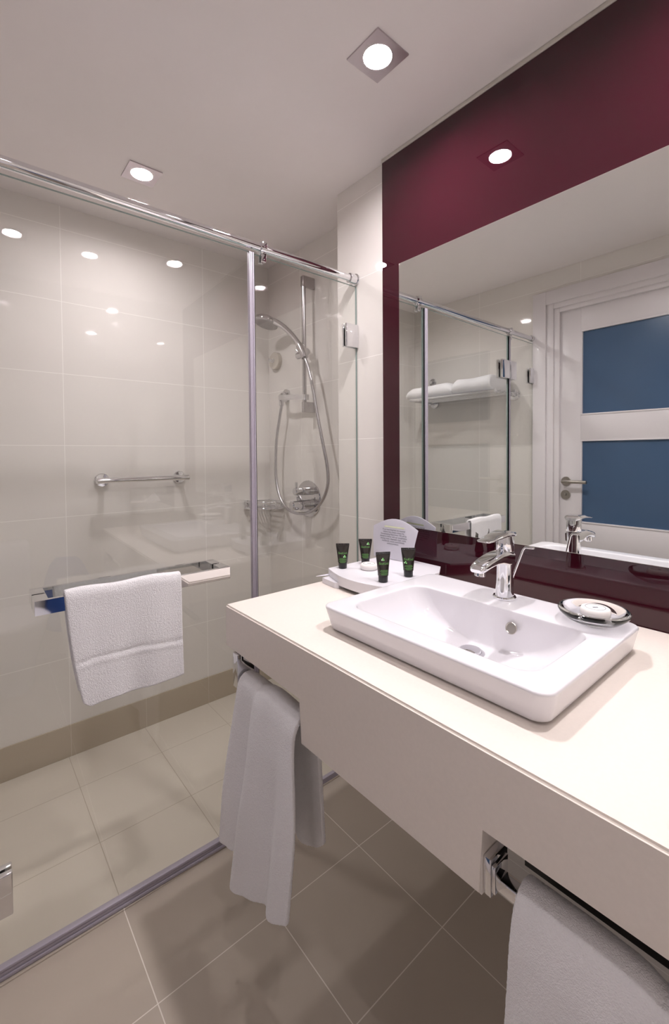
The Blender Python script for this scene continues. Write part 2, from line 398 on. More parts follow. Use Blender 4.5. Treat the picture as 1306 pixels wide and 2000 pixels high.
# ------------------------------------------------------------------ shower screen
def pane(bm, x0, x1, z0, z1):
    y0, y1 = YG - 0.004, YG + 0.004
    v = {}
    for i, x in enumerate((x0, x1)):
        for j, y in enumerate((y0, y1)):
            for k, z in enumerate((z0, z1)): v[i, j, k] = bm.verts.new((x, y, z))
    def q(ks, mi): bm.faces.new([v[k] for k in ks]).material_index = mi
    q([(0, 0, 0), (1, 0, 0), (1, 0, 1), (0, 0, 1)], 0); q([(0, 1, 0), (0, 1, 1), (1, 1, 1), (1, 1, 0)], 0)
    q([(0, 0, 0), (0, 0, 1), (0, 1, 1), (0, 1, 0)], 1); q([(1, 0, 0), (1, 1, 0), (1, 1, 1), (1, 0, 1)], 1)
    q([(0, 0, 1), (1, 0, 1), (1, 1, 1), (0, 1, 1)], 1); q([(0, 0, 0), (0, 1, 0), (1, 1, 0), (1, 0, 0)], 1)
    return bm
ZG0, ZG1 = 0.088, 1.921
sd = thing('shower_door', 'clear glass shower door carrying the chrome towel bar', 'shower door', (0.35, YG, ZF))
obj('glass_pane', pane(BM(), -0.012, 0.7085, ZG0, ZG1), ['glass', 'glass_edge'], sd)
b = BM()
for k, (xa, xb, dy) in enumerate(((0.7075, 0.713, 0.0075), (0.7135, 0.719, 0.0065), (0.7195, 0.7245, 0.0075))):
    box(b, xa, xb, YG - dy, YG + dy, ZG0, ZG1, 0.0015)
box(b, 0.7245, 0.7285, YG - 0.003, YG + 0.003, ZG0, ZG1, mi=1)
obj('vertical_seal', b, ['seal', 'seal_dark'], sd, 40)['label'] = 'lilac grey strip seal on the door edge'
b = BM(); 
for z0, z1, dy in ((0.070, 0.079, 0.009), (0.080, 0.089, 0.007), (0.090, 0.098, 0.0085)): box(b, -0.012, 0.7285, YG - dy, YG + dy, z0, z1, 0.0015)
obj('bottom_seal', b, 'seal', sd, 40)['label'] = 'lilac grey sweep under the door'
def hinge(z0, z1):
    b = BM()
    for s_ in (-1, 1):
        for x0, x1 in ((-0.085, -0.018), (-0.008, 0.072)):
            ya, yb = sorted((YG + s_ * 0.0045, YG + s_ * 0.019)); box(b, x0, x1, ya, yb, z0, z1, 0.003, 3)
        cyl(b, (-0.013, YG + s_ * 0.012, z0 + 0.006), (-0.013, YG + s_ * 0.012, z1 - 0.006), 0.0065)
    o = obj('hinge', b, 'chrome', sd, 35)
for z0, z1 in ((0.222, 0.322), (1.685, 1.785)): hinge(z0, z1)
def towel_frame(sgn, lab):
    b = BM(); ya = YG + sgn * 0.0045; yf = YG + sgn * 0.062; yi = YG + sgn * 0.052
    z0, z1 = 0.915, 0.950
    a, c = sorted((yf, yi)); box(b, 0.122, 0.603, a, c, z0, z1, 0.0008, 1)
    a, c = sorted((yi - sgn * 0.0003, ya)); 
    for x0, x1 in ((0.122, 0.150), (0.575, 0.603)): box(b, x0, x1, a, c, z0, z1, 0.0008, 1)
    obj('towel_bar', b, 'chrome', sd, 30)['label'] = lab
towel_frame(-1, 'outer flat chrome towel bar'); towel_frame(1, 'inner flat chrome towel bar inside the shower')

fp = thing('fixed_glass_panel', 'narrow fixed glass screen between shower door and wall strip left of the burgundy panel', 'glass screen', (0.95, YG, ZF))
obj('glass_pane', pane(BM(), 0.7305, XR - 0.002, 0.078, ZG1), ['glass', 'glass_edge'], fp)
def wallclamp(par, x0, x1, z0, z1):
    b = BM()
    for s_ in (-1, 1):
        ya, yb = sorted((YG + s_ * 0.0045, YG + s_ * 0.0135)); box(b, x0, x1, ya, yb, z0, z1, 0.0025, 3)
    obj('wall_clamp', b, 'chrome', par, 35)
wallclamp(fp, 1.115, XR - 0.001, 1.685, 1.772); wallclamp(fp, 1.115, XR - 0.001, 0.225, 0.312)
obj('bottom_channel', box(BM(), 0.7305, XR - 0.002, YG - 0.007, YG + 0.007, ZF + 0.004, 0.088, 0.001), 'seal', fp)
fl = thing('fixed_glass_panel', 'fixed glass screen between shower door and door wall, seen in the mirror', 'glass screen', (-0.16, YG, ZF))
obj('glass_pane', pane(BM(), XL + 0.002, -0.0155, 0.078, ZG1), ['glass', 'glass_edge'], fl)
wallclamp(fl, XL + 0.001, XL + 0.062, 1.685, 1.772); wallclamp(fl, XL + 0.001, XL + 0.062, 0.225, 0.312)
obj('edge_seal', box(BM(), -0.028, -0.0155, YG - 0.006, YG + 0.006, 0.09, ZG1, 0.001), 'seal', fl)

sr = thing('support_rail', 'round chrome stabiliser rail along the top of the shower screen', 'rail', (0.44, YG, 1.947))
RZ = 1.9475; RR = 0.0135
b = BM(); cyl(b, (XL + 0.001, YG, RZ), (XR - 0.001, YG, RZ), RR, 40); obj('tube', b, 'chrome', sr, 40)
for x, s_ in ((XR, -1), (XL, 1)):
    b = BM(); lathe(b, (x + s_ * 0.0005, YG, RZ), (s_, 0, 0), [(0, 0.0215), (0.003, 0.022), (0.006, 0.022), (0.007, 0.0182), (0.036, 0.0182), (0.038, 0.0165), (0.038, 0.0137)], 40)
    obj('end_flange', b, 'chrome', sr, 35)
for x in (0.762, -0.022):
    b = BM(); cyl_bev(b, (x - 0.011, YG, RZ), (x + 0.011, YG, RZ), 0.0182, 0.0012, 40)
    box(b, x - 0.010, x + 0.010, YG - 0.0182, YG + 0.0182, RZ - 0.004, RZ + 0.0170, 0.003)
    cyl_bev(b, (x, YG, RZ - 0.015), (x, YG, RZ - 0.021), 0.011)
    for s_ in (-1, 1):
        ya, yb = sorted((YG + s_ * 0.0045, YG + s_ * 0.013)); box(b, x - 0.0085, x + 0.0085, ya, yb, RZ - 0.047, RZ - 0.019, 0.002, 3)
    box(b, x - 0.0085, x + 0.0085, YG - 0.013, YG + 0.013, RZ - 0.024, RZ - 0.0185, 0.001)
    obj('rail_clamp', b, 'chrome', sr, 35)

# ------------------------------------------------------------------ grab bar on the back wall
gb = thing('grab_bar', 'short round chrome grab bar on the back wall of the shower', 'grab bar', (0.645, YB, 1.172))
b = BM()
for x in (0.473, 0.816):
    z = 1.172
    r_ = BM(); lathe(r_, (x, YB - 0.0005, z), (0, -1, 0), [(0, 0.0295), (0.008, 0.0295), (0.0105, 0.027), (0.011, 0.012), (0.045, 0.011), (0.062, 0.011)], 36)
    obj('rosette', r_, 'chrome', gb, 35)
lathe(b, (0.440, YB - 0.066, 1.172), (1, 0, 0), [(0, 0.011), (0.0015, 0.0125), (0.4, 0.0125), (0.4015, 0.011)], 32)
obj('bar', b, 'chrome', gb, 35)

# ------------------------------------------------------------------ shower fittings on the side wall
sl = thing('shower_rail', 'vertical chrome slide rail with height slider on the shower side wall', 'shower rail', (XS, 1.75, 1.51))
PXX = 1.277; PY = 1.738
for z0, z1 in ((2.084, 2.134), (1.482, 1.532)):
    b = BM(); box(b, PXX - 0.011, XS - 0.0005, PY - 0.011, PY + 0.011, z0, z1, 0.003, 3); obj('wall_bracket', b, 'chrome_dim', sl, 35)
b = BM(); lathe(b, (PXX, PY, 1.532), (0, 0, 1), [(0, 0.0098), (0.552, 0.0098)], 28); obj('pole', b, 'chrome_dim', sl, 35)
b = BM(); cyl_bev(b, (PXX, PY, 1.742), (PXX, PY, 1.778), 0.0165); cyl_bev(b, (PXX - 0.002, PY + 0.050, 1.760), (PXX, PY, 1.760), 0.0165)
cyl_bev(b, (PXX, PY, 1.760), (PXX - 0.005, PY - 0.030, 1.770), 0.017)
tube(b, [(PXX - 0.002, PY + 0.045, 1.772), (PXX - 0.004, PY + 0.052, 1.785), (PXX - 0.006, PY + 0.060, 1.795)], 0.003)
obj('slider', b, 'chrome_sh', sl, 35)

# hand shower: head, curved handle and cradle, all below/left of the rail
HC = Vector((1.203, 1.958, 1.955))            # centre of the spray head
hp = spline([(1.262, 1.712, 1.738), (1.258, 1.735, 1.786), (1.250, 1.778, 1.843), (1.240, 1.828, 1.890), (1.230, 1.868, 1.922), (1.218, 1.905, 1.945), (1.210, 1.930, 1.955)], 7)
hs = thing('hand_shower', 'chrome hand shower with round spray head clipped to the slide rail', 'shower head', (1.262, 1.712, 1.738))
n_ = len(hp); rad = [0.0115 + 0.0045 * (i / (n_ - 1)) for i in range(n_)]
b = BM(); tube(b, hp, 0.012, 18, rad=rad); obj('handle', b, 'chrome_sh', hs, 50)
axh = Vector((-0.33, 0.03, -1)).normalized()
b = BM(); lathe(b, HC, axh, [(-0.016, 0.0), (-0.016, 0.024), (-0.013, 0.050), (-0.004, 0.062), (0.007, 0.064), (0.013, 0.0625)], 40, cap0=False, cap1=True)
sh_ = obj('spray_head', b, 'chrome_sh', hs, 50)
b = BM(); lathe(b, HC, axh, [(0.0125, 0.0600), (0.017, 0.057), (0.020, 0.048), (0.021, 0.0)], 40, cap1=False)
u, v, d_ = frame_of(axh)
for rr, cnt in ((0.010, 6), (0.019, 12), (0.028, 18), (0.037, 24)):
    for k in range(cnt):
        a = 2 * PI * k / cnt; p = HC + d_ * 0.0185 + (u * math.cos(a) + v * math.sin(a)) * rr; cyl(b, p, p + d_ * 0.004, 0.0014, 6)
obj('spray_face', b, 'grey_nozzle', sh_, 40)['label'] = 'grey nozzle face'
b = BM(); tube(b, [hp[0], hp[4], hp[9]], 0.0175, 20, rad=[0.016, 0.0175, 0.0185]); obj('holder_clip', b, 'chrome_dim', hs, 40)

hose = [(1.262, 1.712, 1.738), (1.262, 1.692, 1.70), (1.264, 1.660, 1.60), (1.266, 1.628, 1.47), (1.268, 1.592, 1.34), (1.270, 1.560, 1.22), (1.270, 1.558, 1.14), (1.270, 1.592, 1.072), (1.270, 1.655, 1.020), (1.270, 1.740, 0.992), (1.270, 1.830, 0.988), (1.272, 1.905, 1.010), (1.274, 1.965, 1.065), (1.276, 1.996, 1.145), (1.278, 2.003, 1.24), (1.280, 1.995, 1.36), (1.283, 1.972, 1.46), (1.285, 1.952, 1.535)]
b = BM(); pts = spline(hose, 14); tube(b, pts, 0.0072, 12, rad=[0.0072 + (0.0005 if i % 2 else 0) for i in range(len(pts))])
tag(obj('shower_hose', b, 'chrome_hose', None, 60), 'long silver shower hose hanging in a loop below the hand shower', 'hose')

we = thing('hose_outlet', 'chrome wall elbow with hose guide ring beside the slide rail', 'wall elbow', (XS, 1.985, 1.59))
EY = 1.962
b = BM(); prism(b, rrect(-0.026, 0.026, -0.034, 0.034, 0.025, 8), (XS - 0.0005, EY + 0.012, 1.590), (0, 1, 0), (0, 0, 1), (-1, 0, 0), 0.012)
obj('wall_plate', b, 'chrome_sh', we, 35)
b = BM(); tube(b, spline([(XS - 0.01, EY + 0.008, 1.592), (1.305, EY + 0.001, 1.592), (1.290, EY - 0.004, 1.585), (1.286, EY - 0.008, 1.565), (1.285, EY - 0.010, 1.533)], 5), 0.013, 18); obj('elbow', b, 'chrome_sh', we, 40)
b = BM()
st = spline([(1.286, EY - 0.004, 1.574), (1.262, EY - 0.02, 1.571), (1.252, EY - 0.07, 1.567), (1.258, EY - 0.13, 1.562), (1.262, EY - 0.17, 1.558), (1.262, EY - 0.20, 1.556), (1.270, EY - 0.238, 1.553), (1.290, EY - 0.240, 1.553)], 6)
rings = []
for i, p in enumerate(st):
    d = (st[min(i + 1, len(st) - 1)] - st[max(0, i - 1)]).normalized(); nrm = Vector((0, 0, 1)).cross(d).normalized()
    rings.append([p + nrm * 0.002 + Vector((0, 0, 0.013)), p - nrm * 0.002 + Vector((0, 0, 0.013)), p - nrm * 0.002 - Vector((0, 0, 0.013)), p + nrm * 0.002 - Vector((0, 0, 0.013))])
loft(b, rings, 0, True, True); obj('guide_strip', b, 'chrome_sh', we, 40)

mv = thing('shower_mixer', 'chrome thermostatic shower mixer on an oval wall plate', 'mixer valve', (XS, 1.795, 1.055))
MY, MZ = 1.793, 1.055
b = BM(); prof = [(0.0005, 1.0), (0.004, 1.0), (0.0065, 0.97), (0.007, 0.9)]
rings = [[(XS - h, MY + 0.100 * s_ * math.cos(2 * PI * k / 48), MZ + 0.092 * s_ * math.sin(2 * PI * k / 48)) for k in range(48)] for h, s_ in prof]
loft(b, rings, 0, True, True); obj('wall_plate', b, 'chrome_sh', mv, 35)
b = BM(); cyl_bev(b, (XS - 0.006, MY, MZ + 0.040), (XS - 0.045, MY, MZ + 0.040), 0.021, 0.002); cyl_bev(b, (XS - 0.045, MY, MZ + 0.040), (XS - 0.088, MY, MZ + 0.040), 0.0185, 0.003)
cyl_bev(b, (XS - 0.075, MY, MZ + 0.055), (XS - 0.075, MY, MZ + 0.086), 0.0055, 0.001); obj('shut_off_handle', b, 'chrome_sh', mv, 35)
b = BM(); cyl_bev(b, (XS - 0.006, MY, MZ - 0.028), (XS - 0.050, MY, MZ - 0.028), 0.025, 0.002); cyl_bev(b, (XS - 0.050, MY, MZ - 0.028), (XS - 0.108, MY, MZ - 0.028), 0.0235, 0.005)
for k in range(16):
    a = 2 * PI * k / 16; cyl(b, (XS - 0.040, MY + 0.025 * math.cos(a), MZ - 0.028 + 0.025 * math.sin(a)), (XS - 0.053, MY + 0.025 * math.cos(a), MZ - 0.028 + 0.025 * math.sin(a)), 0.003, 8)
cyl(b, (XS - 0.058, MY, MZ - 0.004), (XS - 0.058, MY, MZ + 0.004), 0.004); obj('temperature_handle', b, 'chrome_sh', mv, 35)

cl = thing('clothesline_reel', 'round ivory retractable clothesline reel beside the shower head', 'clothesline', (XS, 2.069, 1.788))
b = BM(); lathe(b, (XS - 0.0005, 2.069, 1.788), (-1, 0, 0), [(0, 0.047), (0.020, 0.047), (0.024, 0.044), (0.0245, 0.0)], 48, cap1=False); obj('reel_cover', b, 'plastic', cl, 35)
b = BM(); lathe(b, (XS - 0.024, 2.069, 1.788), (-1, 0, 0), [(0, 0.012), (0.008, 0.012), (0.010, 0.008), (0.022, 0.007), (0.024, 0.0095), (0.032, 0.0095), (0.034, 0.006)], 24); obj('pull_knob', b, 'chrome', cl, 35)
cr = thing('clothesline_holder', 'small round chrome clothesline holder above the towel rack, seen in the mirror', 'clothesline', (XL, 1.993, 1.784))
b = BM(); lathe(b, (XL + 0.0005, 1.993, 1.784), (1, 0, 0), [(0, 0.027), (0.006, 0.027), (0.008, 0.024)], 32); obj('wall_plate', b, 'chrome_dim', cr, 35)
b = BM(); lathe(b, (XL + 0.008, 1.993, 1.784), (1, 0, 0), [(0, 0.008), (0.012, 0.007), (0.014, 0.011), (0.020, 0.011)], 20); obj('hook_knob', b, 'chrome', cr, 35)

# corner basket
cb = thing('corner_basket', 'chrome wire soap basket in the far corner of the shower', 'basket', (XS, YB, 1.0))
b = BM(); L = 0.165
def tri(z, L, bm, r): tube(bm, [(XS - 0.008, YB - L, z), (XS - L * 0.72, YB - L * 0.78, z), (XS - L, YB - 0.008, z)], r, 10)
b2 = BM()
for z, r in ((1.024, 0.004), (0.990, 0.0055)):
    tube(b2, spline([(XS - 0.008, YB - 0.150, z), (XS - 0.06, YB - 0.152, z), (XS - 0.115, YB - 0.115, z), (XS - 0.160, YB - 0.06, z), (XS - 0.165, YB - 0.008, z)], 6), r, 10)
    tube(b2, [(XS - 0.008, YB - 0.150, z), (XS - 0.008, YB - 0.008, z), (XS - 0.165, YB - 0.008, z)], r, 10)
obj('rim', b2, 'chrome', cb, 50)
b = BM()
for k in range(9):
    t_ = 0.018 + k * 0.016
    x = XS - t_; ymax = YB - (0.150 if t_ < 0.06 else 0.150 - (t_ - 0.06) * 1.1); tube(b, [(x, YB - 0.01, 0.992), (x, max(ymax, YB - 0.15), 0.992)], 0.0022, 8)
obj('wire_base', b, 'chrome', cb, 50)
for x, y in ((XS - 0.01, YB - 0.148), (XS - 0.112, YB - 0.117), (XS - 0.163, YB - 0.012), (XS - 0.160, YB - 0.06), (XS - 0.06, YB - 0.152)): obj('upright', cyl(BM(), (x, y, 0.990), (x, y, 1.024), 0.003, 8), 'chrome', cb, 50)
for x, y in ((XS - 0.008, YB - 0.135), (XS - 0.150, YB - 0.008)):
    b = BM(); box(b, x - 0.0075 - (0 if y < YB - 0.1 else 0.006), x + 0.0075, y - 0.012, y + 0.0075, 0.985, 1.032, 0.003); obj('wall_mount', b, 'chrome', cb, 35)

# ------------------------------------------------------------------ towel rack on the door wall (mirror)
tr = thing('towel_rack', 'chrome wall rack inside the shower holding folded bath towels, seen in the mirror', 'towel rack', (XL, 1.675, 1.63))
for y in (1.375, 1.975):
    b = BM(); lathe(b, (XL + 0.0005, y, 1.632), (1, 0, 0), [(0, 0.034), (0.010, 0.034), (0.013, 0.030), (0.014, 0.014), (0.06, 0.014)], 32); obj('rosette', b, 'chrome', tr, 35)
    b = BM(); tube(b, [(XL + 0.05, y, 1.632), (XL + 0.25, y, 1.632)], 0.008, 14); obj('side_arm', b, 'chrome', tr, 40)
for x in (0.055, 0.105, 0.155, 0.205, 0.255):
    b = BM(); tube(b, [(XL + x, 1.360, 1.638), (XL + x, 1.990, 1.638)], 0.007 if x < 0.25 else 0.010, 14); obj('rack_bar', b, 'chrome', tr, 40)
def folded(name, label, y0, y1, x0, x1, z0, layers, th, seed):
    """folded towel: a serpentine section swept along y"""
    rnd = random.Random(seed); bm = BM(); n = 40; rings = []
    prof = []
    # closed outline with visible fold lips on the near end
    H = layers * th
    for k in range(9):
        a = PI / 2 - PI * k / 8; prof.append((x1 - H / 2 + math.cos(a) * H / 2, z0 + H / 2 + math.sin(a) * H / 2))
    m_ = []
    for l in range(layers):
        zc = z0 + th * (l + 0.5)
        m_ += [(x0 + 0.010, zc - th * 0.48), (x0, zc - th * 0.25), (x0, zc + th * 0.25), (x0 + 0.010, zc + th * 0.48)]
    prof = prof + m_
    for i in range(n + 1):
        t = i / n; y = y0 + (y1 - y0) * t
        e = min(1, (min(t, 1 - t) / 0.14 + 0.02)) ** 0.45 if seed == 1 else min(1, (min(t + 0.06, 1 - t) / 0.12 + 0.02)) ** 0.4
        w_ = 1 + 0.05 * math.sin(t * 5 + seed)
        rings.append([((x - (x0 + x1) / 2) * (0.93 + 0.07 * e) + (x0 + x1) / 2, y, z0 + (z - z0) * w_ * (0.45 + 0.55 * e)) for x, z in prof])
    loft(bm, rings, 0, True, True)
    o = obj(name, bm, 'towel', None, 60); tag(o, label, 'towel', 'folded towels on the rack'); return o
folded('folded_towel', 'large folded white bath towel on the rack, nearer the shower back wall', 1.655, 2.02, XL + 0.03, XL + 0.27, 1.647, 4, 0.019, 1)
folded('folded_towel', 'large folded white bath towel on the rack, nearer the glass screen', 1.385, 1.650, XL + 0.035, XL + 0.275, 1.647, 4, 0.022, 2)

# ------------------------------------------------------------------ vanity counter
ZT = 0.8883; XC = 0.5224; YC0, YC1 = -0.10, 1.070
vc = thing('vanity_counter', 'cream composite stone counter with stepped front apron below the mirror', 'counter', (0.85, 0.5, 0.78))
b = BM(); 
ol = [(XC, YC0), (PX0 - 0.0005, YC0), (PX0 - 0.0005, YC1), (XC, YC1)]
box(b, XC, PX0 - 0.0005, YC0, YC1, ZT - 0.030, ZT)
bmesh.ops.bevel(b, geom=[e for e in b.edges if all(v.co.z > ZT - 0.001 for v in e.verts) or (all(v.co.x < XC + 0.001 for v in e.verts) and abs(e.verts[0].co.z - e.verts[1].co.z) > 0.01)], offset=0.004, segments=3, affect='EDGES')
wk = obj('worktop', b, 'counter', vc, 40)
# the opening the basin is let into
cut = obj('cutter', box(BM(), 0.640, 0.925, 0.300, 0.752, ZT - 0.1, ZT + 0.1), 'counter')
bo_ = wk.modifiers.new('opening', 'BOOLEAN'); bo_.object = cut; bo_.operation = 'DIFFERENCE'
bpy.context.view_layer.update()
dg = bpy.context.evaluated_depsgraph_get()
nm_ = bpy.data.meshes.new_from_object(wk.evaluated_get(dg)); wk.modifiers.clear(); wk.data = nm_
bpy.data.objects.remove(cut)
b = BM(); n1, n2 = 0.7357, 0.3226; zb, zd = 0.780, 0.684
out = [(YC0, ZT - 0.030), (YC0, zb), (n2, zb), (n2, zd), (n1, zd), (n1, zb), (YC1, zb), (YC1, ZT - 0.030)]
prism(b, out, (XC, 0, 0), (0, 1, 0), (0, 0, 1), (1, 0, 0), 0.046)
bmesh.ops.bevel(b, geom=[e for e in b.edges if all(abs(v.co.x - XC) < 1e-5 for v in e.verts) and not all(abs(v.co.z - (ZT - 0.030)) < 1e-5 for v in e.verts)], offset=0.003, segments=2, affect='EDGES')
obj('front_apron', b, 'counter', vc, 35)
b = BM(); box(b, XC + 0.0475, PX0 - 0.001, YC1 - 0.03, YC1 - 0.0005, zb, ZT - 0.0305, 0.001); obj('side_apron', b, 'counter', vc, 35)
b = BM(); box(b, XC + 0.048, XC + 0.066, n2 + 0.02, n1 - 0.02, zd + 0.03, ZT - 0.031); 
box(b, XC + 0.082, XC + 0.098, YC0 + 0.01, n2 - 0.02, 0.691, ZT - 0.031)
box(b, XC + 0.082, XC + 0.098, n1 + 0.02, YC1 - 0.035, 0.702, 0.712); box(b, XC + 0.082, XC + 0.098, n1 - 0.03, n1 + 0.02, 0.702, ZT - 0.031)
obj('support_frame', b, 'black', vc)['label'] = 'black support under the stone'

# ------------------------------------------------------------------ washbasin
wb = thing('washbasin', 'white rectangular ceramic washbasin set on the counter', 'sink', (0.81, 0.53, ZT))
SX0, SX1, SY0, SY1, SZ = 0.612, 1.012, 0.271, 0.780, 0.943
def rr(x0, x1, y0, y1, r, z, dz=None):
    return [(x, y, z if dz is None else z + dz(x, y)) for x, y in rrect(x0, x1, y0, y1, r, 10)]
b = BM()
IX0, IX1, IY0, IY1 = 0.658, 0.893, 0.318, 0.735
def mixr(a, b_, t): return a + (b_ - a) * t
rings = [rr(0.80, 0.89, 0.48, 0.61, 0.03, SZ - 0.112), rr(0.70, 0.90, 0.38, 0.68, 0.05, SZ - 0.100), rr(0.650, 0.912, 0.312, 0.740, 0.05, ZT - 0.012), rr(0.648, 0.915, 0.310, 0.742, 0.04, ZT + 0.0006),
         rr(SX0 + 0.012, SX1 - 0.006, SY0 + 0.012, SY1 - 0.012, 0.022, ZT + 0.0006),
         rr(SX0 + 0.010, SX1 - 0.004, SY0 + 0.010, SY1 - 0.010, 0.024, ZT + 0.010),
         rr(SX0 + 0.002, SX1, SY0 + 0.002, SY1 - 0.002, 0.026, SZ - 0.010),
         rr(SX0, SX1, SY0, SY1, 0.026, SZ - 0.004),
         rr(SX0 + 0.002, SX1 - 0.002, SY0 + 0.002, SY1 - 0.002, 0.025, SZ - 0.0008),
         rr(SX0 + 0.005, SX1 - 0.005, SY0 + 0.005, SY1 - 0.005, 0.024, SZ)]
# rim inner edge and basin: y-sides slope gently, x-sides steep, bottom tends to the drain
steps = [(-0.004, 0.0), (0.0, 0.0012), (0.010, 0.006), (0.06, 0.026), (0.16, 0.050), (0.32, 0.072), (0.52, 0.087), (0.75, 0.095), (0.93, 0.099)]
DX, DYY = 0.838, 0.545
for t, dz in steps:
    tx, ty = t * 0.42, t
    x0 = mixr(IX0, DX - 0.022, max(0, t) * (0.45 if t < 0.9 else 0.9)); x1 = mixr(IX1, DX + 0.022, max(0, t) * (0.35 if t < 0.9 else 0.9))
    y0 = mixr(IY0, DYY - 0.022, max(t, 0)); y1 = mixr(IY1, DYY + 0.022, max(t, 0))
    if t < 0: x0, x1, y0, y1 = IX0 + t, IX1 - t, IY0 + t, IY1 - t
    r_ = min(0.040 + 0.03 * max(t, 0), (x1 - x0) / 2.05, (y1 - y0) / 2.05)
    rings.append(rr(x0, x1, y0, y1, r_, SZ - dz))
V = loft(b, rings, 0, True, True)
so = obj('basin', b, 'ceramic', wb, 50)
sm = so.modifiers.new('s', 'SUBSURF'); sm.levels = 1; sm.render_levels = 2
b = BM(); lathe(b, (DX + 0.004, DYY, SZ - 0.100), (0, 0, 1), [(0, 0.031), (0.003, 0.031), (0.005, 0.028), (0.0052, 0.024), (0.004, 0.0235), (0.010, 0.022), (0.013, 0.014), (0.014, 0.0)], 40, cap1=False)
obj('drain_plug', b, 'chrome', so, 40)['label'] = 'chrome pop-up plug'
b = BM(); lathe(b, (0.8835, 0.472, SZ - 0.034), (-0.96, 0, 0.28), [(0.0, 0.0115), (0.0035, 0.0125), (0.0045, 0.0115), (0.003, 0.0100)], 28)
obj('overflow', b, ['steel'], so, 40)['label'] = 'round grey overflow hole'

# ------------------------------------------------------------------ tap
tp = thing('basin_tap', 'chrome single-lever mixer tap standing on the washbasin rim', 'tap', (0.960, 0.531, SZ))
fx, fy = 0.960, 0.531
b = BM(); lathe(b, (fx, fy, SZ + 0.0003), (0, 0, 1), [(0, 0.0255), (0.004, 0.0258), (0.006, 0.0245), (0.0062, 0.022)], 40)
obj('base_ring', b, 'chrome', tp, 35)
b = BM(); rings = []
for z, rx, ry, ox in ((0.004, 0.0225, 0.021, 0), (0.02, 0.0205, 0.0195, 0), (0.045, 0.0185, 0.0185, 0.001), (0.07, 0.0185, 0.0185, 0.002), (0.092, 0.020, 0.0190, 0.002), (0.109, 0.021, 0.0195, 0.002)):
    rings.append([(fx + ox + rx * math.cos(2 * PI * k / 36), fy + ry * math.sin(2 * PI * k / 36), SZ + z) for k in range(36)])
loft(b, rings, 0, True, True)
# spout: rounded rectangular section growing out of the body toward the basin
sp = [((0.012, 0.092), 0.0195, 0.014), ((-0.012, 0.096), 0.0205, 0.0150), ((-0.038, 0.099), 0.0205, 0.0115), ((-0.062, 0.098), 0.0205, 0.0090), ((-0.086, 0.094), 0.0200, 0.0080), ((-0.104, 0.089), 0.0190, 0.0075), ((-0.115, 0.085), 0.0165, 0.0065), ((-0.119, 0.083), 0.0130, 0.0045)]
rings = []
for i, ((dx, dz), hw, hh) in enumerate(sp):
    nx = sp[min(i + 1, len(sp) - 1)][0]; pv = sp[max(i - 1, 0)][0]; d = Vector((nx[0] - pv[0], 0, nx[1] - pv[1])).normalized(); up = Vector((d.z, 0, -d.x))
    if up.z < 0: up = -up
    ring = []
    for a, c in rrect(-hw, hw, -hh, hh, min(hh * 0.8, 0.006), 4): ring.append(Vector((fx + dx, fy, SZ + dz)) + Vector((0, 1, 0)) * a + up * c)
    rings.append(ring)
loft(b, rings, 0, True, True)
sp_ = obj('spout_body', b, 'chrome', tp, 45)
b = BM(); lathe(b, (fx - 0.102, fy, SZ + 0.083), (-0.12, 0, -1), [(0, 0.0115), (0.012, 0.0115), (0.0135, 0.010), (0.013, 0.0085), (0.009, 0.0080)], 28); obj('aerator', b, 'chrome', sp_, 40)
b = BM(); rings = []
for z, r in ((0.1105, 0.0200), (0.112, 0.0208), (0.132, 0.0208), (0.146, 0.0208)):
    rings.append([(fx + 0.002 + r * math.cos(2 * PI * k / 36), fy + r * 0.95 * math.sin(2 * PI * k / 36), SZ + z) for k in range(36)])
loft(b, rings, 0, True, True)
lv = [(0.025, 0.146, 0.014, 0.004), (0.018, 0.149, 0.0195, 0.0055), (-0.003, 0.151, 0.0215, 0.006), (-0.024, 0.1505, 0.0215, 0.0050), (-0.046, 0.1475, 0.0205, 0.0032), (-0.070, 0.1445, 0.0185, 0.0022), (-0.090, 0.143, 0.0160, 0.0018), (-0.095, 0.143, 0.0110, 0.0014)]
rings = [[(fx + dx, fy + a, SZ + z + c) for a, c in rrect(-hw, hw, -hh, hh, hh * 0.9, 4)] for dx, z, hw, hh in lv]
loft(b, rings, 0, True, True)
cyl(b, (fx - 0.0175, fy, SZ + 0.126), (fx - 0.0205, fy, SZ + 0.126), 0.0028, 12)
obj('lever', b, 'chrome', tp, 45)
b = BM(); tube(b, [(fx + 0.042, fy + 0.008, SZ + 0.002), (fx + 0.046, fy + 0.006, SZ + 0.035), (fx + 0.060, fy - 0.014, SZ + 0.105), (fx + 0.061, fy - 0.019, SZ + 0.112), (fx + 0.061, fy - 0.040, SZ + 0.113)], 0.0028, 10)
obj('plug_rod', b, 'chrome', tp, 50)['label'] = 'thin bent pop-up rod behind the tap'

